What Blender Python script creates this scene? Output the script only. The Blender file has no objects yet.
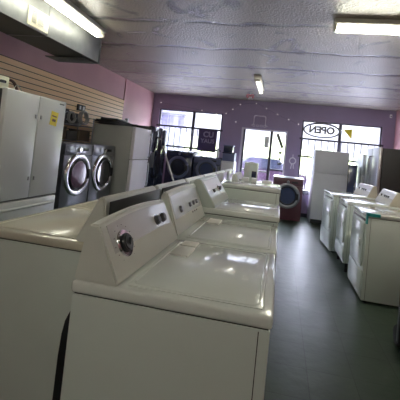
import bpy, bmesh, math, random
from mathutils import Vector, Matrix
random.seed(7)
sc = bpy.context.scene
col = sc.collection
PI = math.pi

# ------------------------------------------------------------------ camera
yaw, pitch, roll, camh = 0.17914, 0.03654, -0.10242, 1.4024
fw = Vector((-math.sin(yaw)*math.cos(pitch), math.cos(yaw)*math.cos(pitch), math.sin(pitch)))
rt = Vector((math.cos(yaw), math.sin(yaw), 0))
dn = -rt.cross(fw)
c_, s_ = math.cos(roll), math.sin(roll)
r2 = c_*rt + s_*dn
d2 = -s_*rt + c_*dn
cam = bpy.data.cameras.new('camera')
cam.sensor_width = 36
cam.lens = 339.5/400*36
cam.shift_x = -0.0517
cam.shift_y = -0.1527
cam.clip_start = 0.05
co = bpy.data.objects.new('camera', cam)
m3 = Matrix((r2, -d2, -fw)).transposed()
co.matrix_world = Matrix.Translation((0, 0, camh)) @ m3.to_4x4()
col.objects.link(co)
sc.camera = co

# ------------------------------------------------------------------ world and exposure
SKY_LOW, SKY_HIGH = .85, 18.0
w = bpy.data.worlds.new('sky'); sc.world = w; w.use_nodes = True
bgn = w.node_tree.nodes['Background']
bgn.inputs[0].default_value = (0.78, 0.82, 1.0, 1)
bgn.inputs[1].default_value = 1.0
# overcast sky: bright overhead, dimmer towards the horizon
_nt = w.node_tree; _tc = _nt.nodes.new('ShaderNodeTexCoord'); _sx = _nt.nodes.new('ShaderNodeSeparateXYZ')
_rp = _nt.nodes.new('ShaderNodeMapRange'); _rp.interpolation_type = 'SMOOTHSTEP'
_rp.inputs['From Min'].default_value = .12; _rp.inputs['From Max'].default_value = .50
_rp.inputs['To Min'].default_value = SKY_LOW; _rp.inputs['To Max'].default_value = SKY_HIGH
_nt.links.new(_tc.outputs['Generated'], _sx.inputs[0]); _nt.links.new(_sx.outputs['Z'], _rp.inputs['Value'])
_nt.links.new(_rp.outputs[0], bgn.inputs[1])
sc.view_settings.view_transform = 'Standard'
sc.view_settings.look = 'None'
sc.view_settings.gamma = 1
sc.view_settings.exposure = 1.4
sc.view_settings.use_curve_mapping = False

def portal(name, x0, x1, z0, z1, y):
    l = bpy.data.lights.new(name, 'AREA'); l.shape = 'RECTANGLE'
    l.size = x1-x0; l.size_y = z1-z0; l.cycles.is_portal = True
    o = bpy.data.objects.new(name, l); o.location = ((x0+x1)/2, y, (z0+z1)/2)
    o.rotation_euler = (-PI/2, 0, 0); col.objects.link(o)
portal('portal_west', -3.32, -1.58, .7, 2.39, 8.84)
portal('portal_door', -1.05, .12, .02, 2.08, 8.84)
portal('portal_east', .46, 2.34, .7, 2.39, 8.84)

TUBE = 22.0      # emission of fluorescent tubes

# ------------------------------------------------------------------ materials
def mat(name, colr, rough=.5, metal=0, var=.06, vscale=4, bump=0, bscale=60, coat=0, spec=.5, emit=None, estr=0):
    m = bpy.data.materials.new(name); m.use_nodes = True
    nt = m.node_tree; b = nt.nodes['Principled BSDF']
    b.inputs['Roughness'].default_value = rough
    b.inputs['Metallic'].default_value = metal
    b.inputs['Specular IOR Level'].default_value = spec
    b.inputs['Coat Weight'].default_value = coat
    b.inputs['Coat Roughness'].default_value = .08
    tc = nt.nodes.new('ShaderNodeTexCoord')
    n = nt.nodes.new('ShaderNodeTexNoise'); n.inputs['Scale'].default_value = vscale
    n.inputs['Detail'].default_value = 5
    nt.links.new(tc.outputs['Object'], n.inputs['Vector'])
    r = nt.nodes.new('ShaderNodeValToRGB')
    r.color_ramp.elements[0].position = .3; r.color_ramp.elements[1].position = .7
    r.color_ramp.elements[0].color = (*[c*(1-var) for c in colr], 1)
    r.color_ramp.elements[1].color = (*[min(1, c*(1+var)) for c in colr], 1)
    nt.links.new(n.outputs['Fac'], r.inputs[0]); nt.links.new(r.outputs[0], b.inputs['Base Color'])
    if bump:
        n2 = nt.nodes.new('ShaderNodeTexNoise'); n2.inputs['Scale'].default_value = bscale
        n2.inputs['Detail'].default_value = 3
        nt.links.new(tc.outputs['Object'], n2.inputs['Vector'])
        bp = nt.nodes.new('ShaderNodeBump'); bp.inputs['Strength'].default_value = bump
        bp.inputs['Distance'].default_value = .01
        nt.links.new(n2.outputs['Fac'], bp.inputs['Height']); nt.links.new(bp.outputs[0], b.inputs['Normal'])
    if emit:
        b.inputs['Emission Color'].default_value = (*emit, 1); b.inputs['Emission Strength'].default_value = estr
    return m

M = {}
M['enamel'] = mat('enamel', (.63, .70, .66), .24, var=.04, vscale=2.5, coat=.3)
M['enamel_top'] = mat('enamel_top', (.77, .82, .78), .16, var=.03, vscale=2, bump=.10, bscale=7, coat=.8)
M['almond'] = mat('almond', (.62, .60, .50), .25, var=.04, vscale=3, coat=.4)
M['plastic'] = mat('plastic', (.66, .69, .64), .32, var=.03)
M['panel_grey'] = mat('panel_grey', (.58, .61, .59), .22, var=.04, coat=.5)
M['panel_white'] = mat('panel_white', (.78, .79, .84), .3, var=.03)
M['label_white'] = mat('label_white', (.80, .80, .76), .5, var=.04)
M['seam'] = mat('seam', (.03, .032, .03), .7)
M['black'] = mat('black', (.012, .012, .015), .35)
M['black_gloss'] = mat('black_gloss', (.014, .016, .03), .12, coat=.6)
M['rubber'] = mat('rubber', (.02, .02, .02), .6)
M['charcoal'] = mat('charcoal', (.045, .048, .052), .4)
M['black_side'] = mat('black_side', (.022, .022, .026), .5)
M['navy'] = mat('navy', (.02, .028, .07), .25, coat=.4)
M['navy_light'] = mat('navy_light', (.11, .13, .25), .3)
M['slate'] = mat('slate', (.30, .31, .35), .28, metal=.75, var=.08)
M['chrome'] = mat('chrome', (.75, .75, .78), .12, metal=1, var=.02)
M['brushed'] = mat('brushed', (.45, .46, .48), .35, metal=.9, var=.08, vscale=20)
M['steel'] = mat('steel', (.30, .31, .34), .3, metal=.9, var=.08, vscale=8)
M['fridge_white'] = mat('fridge_white', (.60, .63, .64), .28, var=.02, coat=.2)
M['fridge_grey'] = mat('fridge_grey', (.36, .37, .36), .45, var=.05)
M['fridge_dim'] = mat('fridge_dim', (.68, .70, .77), .4, var=.03)
M['red_enamel'] = mat('red_enamel', (.10, .03, .045), .3, var=.06, coat=.4)
M['glass_dark'] = mat('glass_dark', (.010, .012, .02), .08, coat=1)
M['glass_blue'] = mat('glass_blue', (.04, .06, .14), .12, coat=1)
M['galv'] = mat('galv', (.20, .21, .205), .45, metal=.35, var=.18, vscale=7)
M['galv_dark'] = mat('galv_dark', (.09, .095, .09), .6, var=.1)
M['vent_cream'] = mat('vent_cream', (.68, .66, .52), .5)
M['housing'] = mat('housing', (.45, .44, .38), .5, var=.05)
M['tube'] = mat('tube', (1, 1, .95), .4, var=0, emit=(1.0, .985, .84), estr=TUBE)
M['tube_near_duct'] = mat('tube_near_duct', (1, 1, .95), .4, var=0, emit=(1.0, .985, .84), estr=15)
M['tube_back'] = mat('tube_back', (1, 1, .95), .4, var=0, emit=(1.0, .99, .88), estr=9)
M['tube_far'] = mat('tube_far', (1, 1, .95), .4, var=0, emit=(1.0, .97, .85), estr=5)
M['frame_dark'] = mat('frame_dark', (.035, .03, .05), .45)
M['frame_pale'] = mat('frame_pale', (.62, .60, .66), .45)
M['yellow'] = mat('yellow', (.80, .66, .03), .5, var=.04)
M['teal'] = mat('teal', (.02, .36, .34), .5, var=.05)
M['wood'] = mat('wood', (.20, .11, .05), .5)
M['hose'] = mat('hose', (.10, .05, .03), .4)
M['hose_grey'] = mat('hose_grey', (.30, .30, .29), .5)
M['cream'] = mat('cream', (.66, .66, .50), .5)
M['cardboard'] = mat('cardboard', (.07, .055, .04), .8)
M['white_plain'] = mat('white_plain', (.8, .8, .8), .5, var=.02)
M['bulb'] = mat('bulb', (.9, .9, .9), .3, var=0, emit=(1, .97, .9), estr=.7)
M['poster_purple'] = mat('poster_purple', (.055, .04, .11), .6)
M['letters'] = mat('letters', (.30, .28, .40), .5, var=.01)
M['neon_off'] = mat('neon_off', (.02, .02, .03), .3)
M['tint_white'] = mat('tint_white', (.80, .78, .85), .4, var=.03)
M['ornament_red'] = mat('ornament_red', (.5, .06, .08), .4)
M['ext_ground'] = mat('ext_ground', (.24, .23, .235), .8, var=.1)
M['ext_green'] = mat('ext_green', (.13, .15, .05), .9, var=.3, vscale=.8, bump=.3, bscale=2)
M['ext_wall'] = mat('ext_wall', (.045, .042, .075), .8, var=.12, vscale=1.2)
M['ext_car'] = mat('ext_car', (.010, .003, .010), .25, coat=.6)
M['tyre'] = mat('tyre', (.02, .02, .02), .8)

def wall_mat(name, base, dark, patch=0):
    m = mat(name, base, .55, var=.10, vscale=1.3, bump=.25, bscale=90)
    return m
M['wall_left'] = wall_mat('plum_left', (.52, .30, .31), None)
M['wall_back'] = wall_mat('plum_back', (.29, .235, .36), None)
M['wall_right'] = wall_mat('plum_right', (.46, .24, .26), None)

# floor: worn green-grey vinyl tile
def floor_mat():
    m = bpy.data.materials.new('vinyl_tile'); m.use_nodes = True; nt = m.node_tree; L = nt.links
    b = nt.nodes['Principled BSDF']; b.inputs['Specular IOR Level'].default_value = .32
    tc = nt.nodes.new('ShaderNodeTexCoord')
    br = nt.nodes.new('ShaderNodeTexBrick'); br.offset = 0; br.inputs['Scale'].default_value = 1
    br.inputs['Brick Width'].default_value = .305; br.inputs['Row Height'].default_value = .305
    br.inputs['Mortar Size'].default_value = .003; br.inputs['Mortar Smooth'].default_value = .3
    br.inputs['Color1'].default_value = (.040, .062, .044, 1)
    br.inputs['Color2'].default_value = (.050, .073, .053, 1)
    br.inputs['Mortar'].default_value = (.028, .040, .030, 1)
    L.new(tc.outputs['Object'], br.inputs['Vector'])
    n = nt.nodes.new('ShaderNodeTexNoise'); n.inputs['Scale'].default_value = 3.5; n.inputs['Detail'].default_value = 8
    L.new(tc.outputs['Object'], n.inputs['Vector'])
    mx = nt.nodes.new('ShaderNodeMixRGB'); mx.blend_type = 'OVERLAY'; mx.inputs[0].default_value = .35
    L.new(br.outputs['Color'], mx.inputs[1]); L.new(n.outputs['Fac'], mx.inputs[2])
    L.new(mx.outputs[0], b.inputs['Base Color'])
    mr = nt.nodes.new('ShaderNodeMapRange'); mr.inputs['To Min'].default_value = .30; mr.inputs['To Max'].default_value = .46
    L.new(n.outputs['Fac'], mr.inputs['Value']); L.new(mr.outputs[0], b.inputs['Roughness'])
    n2 = nt.nodes.new('ShaderNodeTexNoise'); n2.inputs['Scale'].default_value = 9; n2.inputs['Detail'].default_value = 4
    L.new(tc.outputs['Object'], n2.inputs['Vector'])
    bp = nt.nodes.new('ShaderNodeBump'); bp.inputs['Strength'].default_value = .35; bp.inputs['Distance'].default_value = .010
    L.new(n2.outputs['Fac'], bp.inputs['Height']); L.new(bp.outputs[0], b.inputs['Normal'])
    return m
M['floor'] = floor_mat()

# ceiling: grey semi-gloss textured paint over panels, dark seams and water stains
def ceil_mat():
    m = bpy.data.materials.new('textured_ceiling_paint'); m.use_nodes = True; nt = m.node_tree; L = nt.links
    b = nt.nodes['Principled BSDF']; b.inputs['Roughness'].default_value = .20; b.inputs['Specular IOR Level'].default_value = .8
    N = nt.nodes.new
    tc = N('ShaderNodeTexCoord'); sx = N('ShaderNodeSeparateXYZ'); L.new(tc.outputs['Object'], sx.inputs[0])
    nz = N('ShaderNodeTexNoise'); nz.inputs['Scale'].default_value = 2.2; nz.inputs['Detail'].default_value = 6
    L.new(tc.outputs['Object'], nz.inputs['Vector'])
    # seam coordinate: y + wobble, folded every 0.92 m
    wob = N('ShaderNodeMath'); wob.operation = 'MULTIPLY_ADD'; wob.inputs[1].default_value = .24
    L.new(nz.outputs['Fac'], wob.inputs[0]); L.new(sx.outputs['Y'], wob.inputs[2])
    pp = N('ShaderNodeMath'); pp.operation = 'PINGPONG'; pp.inputs[1].default_value = .46
    L.new(wob.outputs[0], pp.inputs[0])
    cr = N('ShaderNodeValToRGB'); e = cr.color_ramp.elements
    e[0].position = .0; e[0].color = (1, 1, 1, 1); e[1].position = .06; e[1].color = (0, 0, 0, 1)
    L.new(pp.outputs[0], cr.inputs[0])
    # break the seams up
    n3 = N('ShaderNodeTexNoise'); n3.inputs['Scale'].default_value = 1.1; n3.inputs['Detail'].default_value = 2
    L.new(tc.outputs['Object'], n3.inputs['Vector'])
    r3 = N('ShaderNodeValToRGB'); r3.color_ramp.elements[0].position = .34; r3.color_ramp.elements[1].position = .50
    L.new(n3.outputs['Fac'], r3.inputs[0])
    mu = N('ShaderNodeMath'); mu.operation = 'MULTIPLY'; L.new(cr.outputs[0], mu.inputs[0]); L.new(r3.outputs[0], mu.inputs[1])
    # stains
    n4 = N('ShaderNodeTexNoise'); n4.inputs['Scale'].default_value = 1.9; n4.inputs['Detail'].default_value = 7; n4.inputs['Distortion'].default_value = 1.2
    mp = N('ShaderNodeMapping'); mp.inputs['Location'].default_value = (3.1, 7.7, 0); L.new(tc.outputs['Object'], mp.inputs[0]); L.new(mp.outputs[0], n4.inputs['Vector'])
    r4 = N('ShaderNodeValToRGB'); r4.color_ramp.elements[0].position = .56; r4.color_ramp.elements[1].position = .66
    L.new(n4.outputs['Fac'], r4.inputs[0])
    st = N('ShaderNodeMath'); st.operation = 'MULTIPLY'; st.inputs[1].default_value = .6; L.new(r4.outputs[0], st.inputs[0])
    mxm = N('ShaderNodeMath'); mxm.operation = 'MAXIMUM'; L.new(mu.outputs[0], mxm.inputs[0]); L.new(st.outputs[0], mxm.inputs[1])
    mc = N('ShaderNodeMixRGB'); mc.inputs[1].default_value = (.34, .305, .245, 1); mc.inputs[2].default_value = (.07, .065, .065, 1)
    L.new(mxm.outputs[0], mc.inputs[0]); L.new(mc.outputs[0], b.inputs['Base Color'])
    nb = N('ShaderNodeTexNoise'); nb.inputs['Scale'].default_value = 38; nb.inputs['Detail'].default_value = 4
    L.new(tc.outputs['Object'], nb.inputs['Vector'])
    ad = N('ShaderNodeMath'); ad.operation = 'MULTIPLY_ADD'; ad.inputs[1].default_value = -.8
    L.new(mu.outputs[0], ad.inputs[0]); L.new(nb.outputs['Fac'], ad.inputs[2])
    bp = N('ShaderNodeBump'); bp.inputs['Strength'].default_value = .9; bp.inputs['Distance'].default_value = .02
    L.new(ad.outputs[0], bp.inputs['Height']); L.new(bp.outputs[0], b.inputs['Normal'])
    return m
M['ceiling'] = ceil_mat()

# slatwall board: tan wood-look laminate
def slat_mat():
    m = bpy.data.materials.new('slatwall_laminate'); m.use_nodes = True; nt = m.node_tree; L = nt.links
    b = nt.nodes['Principled BSDF']; b.inputs['Roughness'].default_value = .32
    N = nt.nodes.new; tc = N('ShaderNodeTexCoord'); mp = N('ShaderNodeMapping'); mp.inputs['Scale'].default_value = (1, .6, 14)
    L.new(tc.outputs['Object'], mp.inputs[0]); n = N('ShaderNodeTexNoise'); n.inputs['Scale'].default_value = 3; n.inputs['Detail'].default_value = 6
    L.new(mp.outputs[0], n.inputs['Vector']); r = N('ShaderNodeValToRGB')
    r.color_ramp.elements[0].color = (.84, .56, .28, 1); r.color_ramp.elements[1].color = (.92, .70, .42, 1)
    L.new(n.outputs['Fac'], r.inputs[0]); L.new(r.outputs[0], b.inputs['Base Color'])
    return m
M['slat'] = slat_mat()

def glass_mat():
    m = bpy.data.materials.new('window_glass'); m.use_nodes = True; nt = m.node_tree
    b = nt.nodes['Principled BSDF']; b.inputs['Base Color'].default_value = (.93, .95, 1, 1)
    b.inputs['Roughness'].default_value = .0; b.inputs['Transmission Weight'].default_value = 1; b.inputs['IOR'].default_value = 1.45
    b.inputs['Alpha'].default_value = .22
    return m
M['glass'] = glass_mat()

# ------------------------------------------------------------------ mesh helpers
def box(bm, x0, x1, y0, y1, z0, z1, bev=0, seg=2, rot=None, piv=None):
    r = bmesh.ops.create_cube(bm, size=1)
    vs = r['verts']
    for v in vs:
        v.co = Vector(((x0+x1)/2 + v.co.x*(x1-x0), (y0+y1)/2 + v.co.y*(y1-y0), (z0+z1)/2 + v.co.z*(z1-z0)))
    if rot is not None:
        p = Vector(piv) if piv else Vector(((x0+x1)/2, (y0+y1)/2, (z0+z1)/2))
        for v in vs: v.co = p + rot @ (v.co - p)
    if bev:
        es = list({e for v in vs for e in v.link_edges})
        bmesh.ops.bevel(bm, geom=es, offset=bev, segments=seg, affect='EDGES', profile=.5)

def cyl(bm, p0, p1, r0, r1=None, seg=24, bev=0):
    p0 = Vector(p0); p1 = Vector(p1); d = p1-p0
    r1 = r0 if r1 is None else r1
    q = d.to_track_quat('Z', 'Y').to_matrix().to_4x4()
    r = bmesh.ops.create_cone(bm, cap_ends=True, segments=seg, radius1=r0, radius2=r1, depth=d.length,
                              matrix=Matrix.Translation((p0+p1)/2) @ q)
    if bev:
        fs = {f for v in r['verts'] for f in v.link_faces if len(f.verts) > 4}
        es = list({e for f in fs for e in f.edges})
        bmesh.ops.bevel(bm, geom=es, offset=bev, segments=2, affect='EDGES')

def torus(bm, c, axis, R, r, S=40, s=10, squash=1):
    c = Vector(c); q = Vector(axis).to_track_quat('Z', 'Y').to_matrix()
    rings = []
    for i in range(S):
        a = 2*PI*i/S; ring = []
        for j in range(s):
            b = 2*PI*j/s
            p = Vector(((R+r*math.cos(b))*math.cos(a), (R+r*math.cos(b))*math.sin(a), r*squash*math.sin(b)))
            ring.append(bm.verts.new(c + q @ p))
        rings.append(ring)
    for i in range(S):
        for j in range(s):
            bm.faces.new((rings[i][j], rings[(i+1) % S][j], rings[(i+1) % S][(j+1) % s], rings[i][(j+1) % s]))

def tube(bm, pts, r, seg=8):
    pts = [Vector(p) for p in pts]
    # catmull-rom resample
    P = [pts[0]] + pts + [pts[-1]]; out = []
    for i in range(1, len(P)-2):
        for k in range(6):
            t = k/6; a, b, c, d = P[i-1], P[i], P[i+1], P[i+2]
            out.append(.5*((2*b) + (c-a)*t + (2*a-5*b+4*c-d)*t*t + (3*b-a-3*c+d)*t**3))
    out.append(pts[-1]); prev = None; rings = []
    up = Vector((0, 0, 1))
    for i, p in enumerate(out):
        t = (out[min(i+1, len(out)-1)] - out[max(i-1, 0)]).normalized()
        if prev is None: n = t.orthogonal().normalized()
        else: n = (prev - t*prev.dot(t)).normalized()
        prev = n; b = t.cross(n)
        rings.append([bm.verts.new(p + r*(math.cos(2*PI*j/seg)*n + math.sin(2*PI*j/seg)*b)) for j in range(seg)])
    for i in range(len(rings)-1):
        for j in range(seg):
            bm.faces.new((rings[i][j], rings[i][(j+1) % seg], rings[i+1][(j+1) % seg], rings[i+1][j]))
    bm.faces.new(rings[0][::-1]); bm.faces.new(rings[-1])

def loft(bm, sections, bev=0, seg=2):
    rs = [[bm.verts.new(p) for p in s] for s in sections]
    n = len(rs[0]); fs = []
    for i in range(len(rs)-1):
        for j in range(n):
            fs.append(bm.faces.new((rs[i][j], rs[i][(j+1) % n], rs[i+1][(j+1) % n], rs[i+1][j])))
    fs.append(bm.faces.new(rs[0][::-1])); fs.append(bm.faces.new(rs[-1]))
    bmesh.ops.recalc_face_normals(bm, faces=fs)
    if bev:
        es = list({e for f in fs for e in f.edges if len(e.link_faces) == 2 and e.calc_face_angle(0) > .45})
        bmesh.ops.bevel(bm, geom=es, offset=bev, segments=seg, affect='EDGES', clamp_overlap=True)

def ob(name, bm, m, parent=None, smooth=True):
    bmesh.ops.recalc_face_normals(bm, faces=bm.faces)
    me = bpy.data.meshes.new(name); bm.to_mesh(me); bm.free()
    me.materials.append(M[m] if isinstance(m, str) else m)
    if smooth:
        me.set_sharp_from_angle(angle=math.radians(38))
        for p in me.polygons: p.use_smooth = True
    o = bpy.data.objects.new(name, me); col.objects.link(o)
    if parent: o.parent = parent
    return o

def part(name, m, parent, fn, label=None):
    bm = bmesh.new(); fn(bm); o = ob(name, bm, m, parent)
    if label: o['label'] = label
    return o

def bx(name, m, parent, *a, label=None, **k):
    return part(name, m, parent, lambda bm: box(bm, *a, **k), label)

def thing(name, label, cat, loc, rz=0, group=None):
    o = bpy.data.objects.new(name, None); col.objects.link(o); o.empty_display_size = .1
    o.location = loc; o.rotation_euler = (0, 0, rz); o['label'] = label; o['category'] = cat
    if group: o['group'] = group
    return o

def tag(o, label, cat, group=None):
    o['label'] = label; o['category'] = cat
    if group: o['group'] = group
    return o

def struct(name, m, fn, parent=None):
    bm = bmesh.new(); fn(bm); o = ob(name, bm, m, parent, smooth=False)
    if not parent: o['kind'] = 'structure'
    return o

def copy_thing(root, loc, label, rz=None):
    def cp(o, par):
        c = o.copy(); col.objects.link(c)
        c.parent = par
        for ch in [x for x in bpy.data.objects if x.parent == o]: cp(ch, c)
        return c
    r = cp(root, None); r.location = loc; r['label'] = label
    if rz is not None: r.rotation_euler = (0, 0, rz)
    return r

def text_mesh(body, size, m, name, parent, mtx, ext=.004, bold=0):
    cu = bpy.data.curves.new(name, 'FONT'); cu.body = body; cu.size = size; cu.extrude = ext; cu.offset = bold
    cu.align_x = 'CENTER'; cu.align_y = 'CENTER'
    t = bpy.data.objects.new(name+'_tmp', cu); col.objects.link(t)
    dg = bpy.context.evaluated_depsgraph_get(); dg.update()
    me = bpy.data.meshes.new_from_object(t.evaluated_get(dg)); me.transform(mtx)
    bpy.data.objects.remove(t); me.materials.clear(); me.materials.append(M[m])
    o = bpy.data.objects.new(name, me); col.objects.link(o)
    if parent: o.parent = parent
    return o

# ------------------------------------------------------------------ the room
XL, XR, YB, YF, ZC = -3.52, 2.62, 8.70, -4.0, 2.79
struct('floor', 'floor', lambda bm: box(bm, XL-.1, XR+.1, YF-.1, YB+.2, -.1, 0))
struct('ceiling', 'ceiling', lambda bm: box(bm, XL-.1, XR+.1, YF-.1, YB+.2, ZC, ZC+.12))
struct('wall_left', 'wall_left', lambda bm: box(bm, XL-.12, XL, YF-.1, YB+.2, 0, ZC))
struct('wall_right', 'wall_right', lambda bm: box(bm, XR, XR+.12, YF-.1, YB+.2, 0, ZC))
struct('wall_front', 'wall_right', lambda bm: box(bm, XL, XR, YF-.12, YF, 0, ZC))
# back wall with openings
W1 = (-3.32, -1.58, 1.10, 2.39)
DR = (-1.05, .12, 0, 2.08)
W2 = (.46, 2.34, .55, 2.39)
def backwall(bm):
    y0, y1 = YB, YB+.16
    xs = [XL, W1[0], W1[1], DR[0], DR[1], W2[0], W2[1], XR]
    box(bm, xs[0], xs[1], y0, y1, 0, ZC); box(bm, xs[2], xs[3], y0, y1, 0, ZC)
    box(bm, xs[4], xs[5], y0, y1, 0, ZC); box(bm, xs[6], xs[7], y0, y1, 0, ZC)
    for W in (W1, W2):
        box(bm, W[0], W[1], y0, y1, 0, W[2]); box(bm, W[0], W[1], y0, y1, W[3], ZC)
    box(bm, DR[0], DR[1], y0, y1, DR[3], ZC)
struct('wall_back', 'wall_back', backwall)
struct('baseboard_back', 'frame_dark', lambda bm: [box(bm, a, b, YB-.012, YB, 0, .09) for a, b in ((XL, DR[0]-.06), (DR[1]+.06, XR))])
struct('baseboard_left', 'frame_dark', lambda bm: box(bm, XL, XL+.012, YF, YB-.02, 0, .09))
struct('baseboard_right', 'frame_dark', lambda bm: box(bm, XR-.012, XR, YF, YB-.02, 0, .09))
# slatwall on the left wall: grooves are real gaps between slats
def slatwall(bm):
    box(bm, XL, XL+.008, -2.5, 6.95, .9, 2.31)
    z = .90
    while z < 2.30:
        box(bm, XL+.008, XL+.022, -2.5, 6.95, z, min(z+.067, 2.31)); z += .0785
struct('trim_1', 'slat', slatwall)
struct('trim_4', 'seam', lambda bm: box(bm, XL+.0081, XL+.0095, -2.49, 6.94, .91, 2.24))
struct('trim_2', 'wall_left', lambda bm: box(bm, XL, XL+.02, 6.95, 7.02, 0, ZC))
struct('trim_3', 'frame_dark', lambda bm: box(bm, XL+.0005, XL+.0075, -2.5, 6.94, 2.311, 2.32))

def window(n, W, mx, zb, grille, zb2):
    fr = struct('window_%d' % n, 'frame_dark', lambda bm: [
        box(bm, W[0], W[1], YB+.03, YB+.10, W[3]-.03, W[3]), box(bm, W[0], W[1], YB+.03, YB+.10, W[2], W[2]+.05),
        box(bm, W[0], W[0]+.035, YB+.03, YB+.10, W[2]+.05, W[3]-.03), box(bm, W[1]-.035, W[1], YB+.03, YB+.10, W[2]+.05, W[3]-.03),
        box(bm, mx-.035, mx+.035, YB+.025, YB+.11, W[2]+.05, W[3]-.03)])
    g = struct('pane', 'glass', lambda bm: [box(bm, W[0]+.04, mx-.04, YB+.06, YB+.066, W[2]+.055, W[3]-.035),
                                           box(bm, mx+.04, W[1]-.04, YB+.06, YB+.066, W[2]+.055, W[3]-.035)], fr)
    def gr(bm):
        for z in (zb, zb2, W[2]+.08):
            box(bm, W[0]-.04, W[1]+.04, YB-.035, YB-.01, z-.022, z+.022)
        x = W[0]+.03
        while x < W[1]:
            box(bm, x-.009, x+.009, YB-.032, YB-.012, W[2]-.02, zb); x += grille
        for x in (W[0]+.02, W[1]-.02):
            for z in (zb, zb2): cyl(bm, (x, YB-.012, z), (x, YB+.002, z), .012, seg=8)
    struct('security_grille', 'frame_dark', gr, fr)
    return fr
w1 = window(1, W1, -2.36, 1.94, .155, 1.41)
w2 = window(2, W2, 1.38, 1.93, .155, 1.49)
# entrance: pale outer frame, glazed door and sidelight split by a dark mullion
ds = struct('door_1', 'frame_pale', lambda bm: [box(bm, DR[0], DR[0]+.05, YB+.02, YB+.12, 0, DR[3]), box(bm, DR[1]-.04, DR[1], YB+.02, YB+.12, 0, DR[3]),
                                          box(bm, DR[0]+.05, DR[1]-.04, YB+.02, YB+.12, DR[3]-.04, DR[3])])
struct('mullion', 'frame_dark', lambda bm: [box(bm, -.31, -.245, YB+.015, YB+.12, 0, DR[3]-.04), box(bm, DR[0]+.05, DR[0]+.10, YB+.03, YB+.10, 0, DR[3]-.04)], ds)
struct('door_rail', 'frame_dark', lambda bm: [box(bm, DR[0]+.10, -.31, YB+.04, YB+.09, .0, .22), box(bm, -.245, DR[1]-.04, YB+.04, YB+.09, 1.05, 1.09), box(bm, -.245, DR[1]-.04, YB+.04, YB+.09, .0, .12)], ds)
struct('pane', 'glass', lambda bm: [box(bm, DR[0]+.10, -.31, YB+.06, YB+.066, .22, DR[3]-.04), box(bm, -.245, DR[1]-.04, YB+.06, YB+.066, 1.09, DR[3]-.04),
                                    box(bm, -.245, DR[1]-.04, YB+.06, YB+.066, .12, 1.05)], ds)
struct('push_bar', 'brushed', lambda bm: [box(bm, DR[0]+.10, -.31, YB-.02, YB+.01, .98, 1.02), box(bm, DR[0]+.12, DR[0]+.15, YB+.01, YB+.05, .98, 1.02), box(bm, -.35, -.32, YB+.01, YB+.05, .98, 1.02)], ds)

# ------------------------------------------------------------------ outside
struct('ground', 'ext_ground', lambda bm: box(bm, -40, 40, YB+.21, 70, -.14, -.04))
def hill(bm):
    n = 40; A = []; B = []; D = []
    for i in range(n+1):
        x = -40+80*i/n; h = 3.2+1.2*math.sin(i*.7)+.7*math.sin(i*1.9+1)
        A.append(bm.verts.new((x, 42, -.04))); B.append(bm.verts.new((x, 48, h*.7))); D.append(bm.verts.new((x, 60, h)))
    for i in range(n):
        bm.faces.new((A[i], A[i+1], B[i+1], B[i])); bm.faces.new((B[i], B[i+1], D[i+1], D[i]))
struct('hillside', 'ext_green', hill)
# neighbouring pale shopfront on the left with posts
nb = thing('neighbouring_building', 'pale lilac building with tall pilasters seen through the left window', 'building', (-8.2, 16, -.04))
bx('wall', 'ext_wall', nb, -4, 3.4, 0, .4, 0, 3.05)
bx('roof_edge', 'ext_wall', nb, -4.1, 3.5, -.3, .5, 3.05, 3.3)
for k in range(6): bx('pilaster', 'ext_wall', nb, -3.6+k*1.3, -3.35+k*1.3, -.15, 0, 0, 3.05, bev=.02)
for k in range(5): bx('window_opening', 'navy_light', nb, -3.1+k*1.3, -2.55+k*1.3, -.03, 0, .9, 2.2)
# parked car
car = thing('parked_car', 'dark red car parked outside the entrance door', 'car', (-.9, 14.2, -.04), 0)
def carbody(bm):
    secs = []
    for y, ins in ((-.82, .06), (-.7, 0), (.7, 0), (.82, .06)):
        prof = [(-2.1, .3), (-2.15+ins, .62), (-2.0+ins, .82), (-1.1, .92), (1.5, .92), (2.05-ins, .84), (2.15-ins, .6), (2.1, .3)]
        secs.append([(x, y, z) for x, z in prof])
    loft(bm, secs, .05)
part('body', 'ext_car', car, carbody)
def cabin(bm):
    loft(bm, [[(-1.0+i, y, .92), (-.45+i, y, 1.36), (.9-i, y, 1.36), (1.45-i, y, .92)] for y, i in ((-.66, .06), (-.5, 0), (.5, 0), (.66, .06))], .04)
part('cabin', 'glass_dark', car, cabin)
for x in (-1.35, 1.3):
    for y in (-.80, .62):
        part('wheel', 'tyre', car, lambda bm: cyl(bm, (x, y, .32), (x, y+.18, .32), .32, bev=.03))

# ------------------------------------------------------------------ top-loading washers and dryers
# local frame: origin at the middle of the footprint on the floor, front towards +X
def slope_pt(c, s, y, off=0):
    """point on the sloping console face: s 0 bottom .. 1 top, off outward"""
    a = Vector((c['xf'], 0, c['z0'])); b = Vector((c['xt'], 0, c['z0']+c['h']))
    d = (b-a); n = Vector((d.z, 0, -d.x)).normalized()
    return a + d*s + Vector((0, y, 0)) + n*off, n, d.normalized()

def console_mesh(bm, c, w, arch, endin, xb, bev):
    secs = []; N = 14
    for i in range(N+1):
        t = i/N; y = -w/2 + w*t
        h = c['h'] - arch*(2*t-1)**2*(1 if t < .5 else .8)
        zt = c['z0'] + h; f = h/c['h']
        xt = c['xf'] + (c['xt']-c['xf'])*f
        sl = lambda z: y*(1 - 2*endin/w*max(0, (z-c['z0'])/c['h']))
        secs.append([(xb, sl(c['z0']), c['z0']), (xb+.022, sl(zt-.02), zt-.02), (xb+.034, sl(zt), zt), (xt, sl(zt), zt), (c['xf'], sl(c['z0']+.012), c['z0']+.012), (c['xf'], sl(c['z0']), c['z0'])])
    loft(bm, secs, bev, 3)

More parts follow.
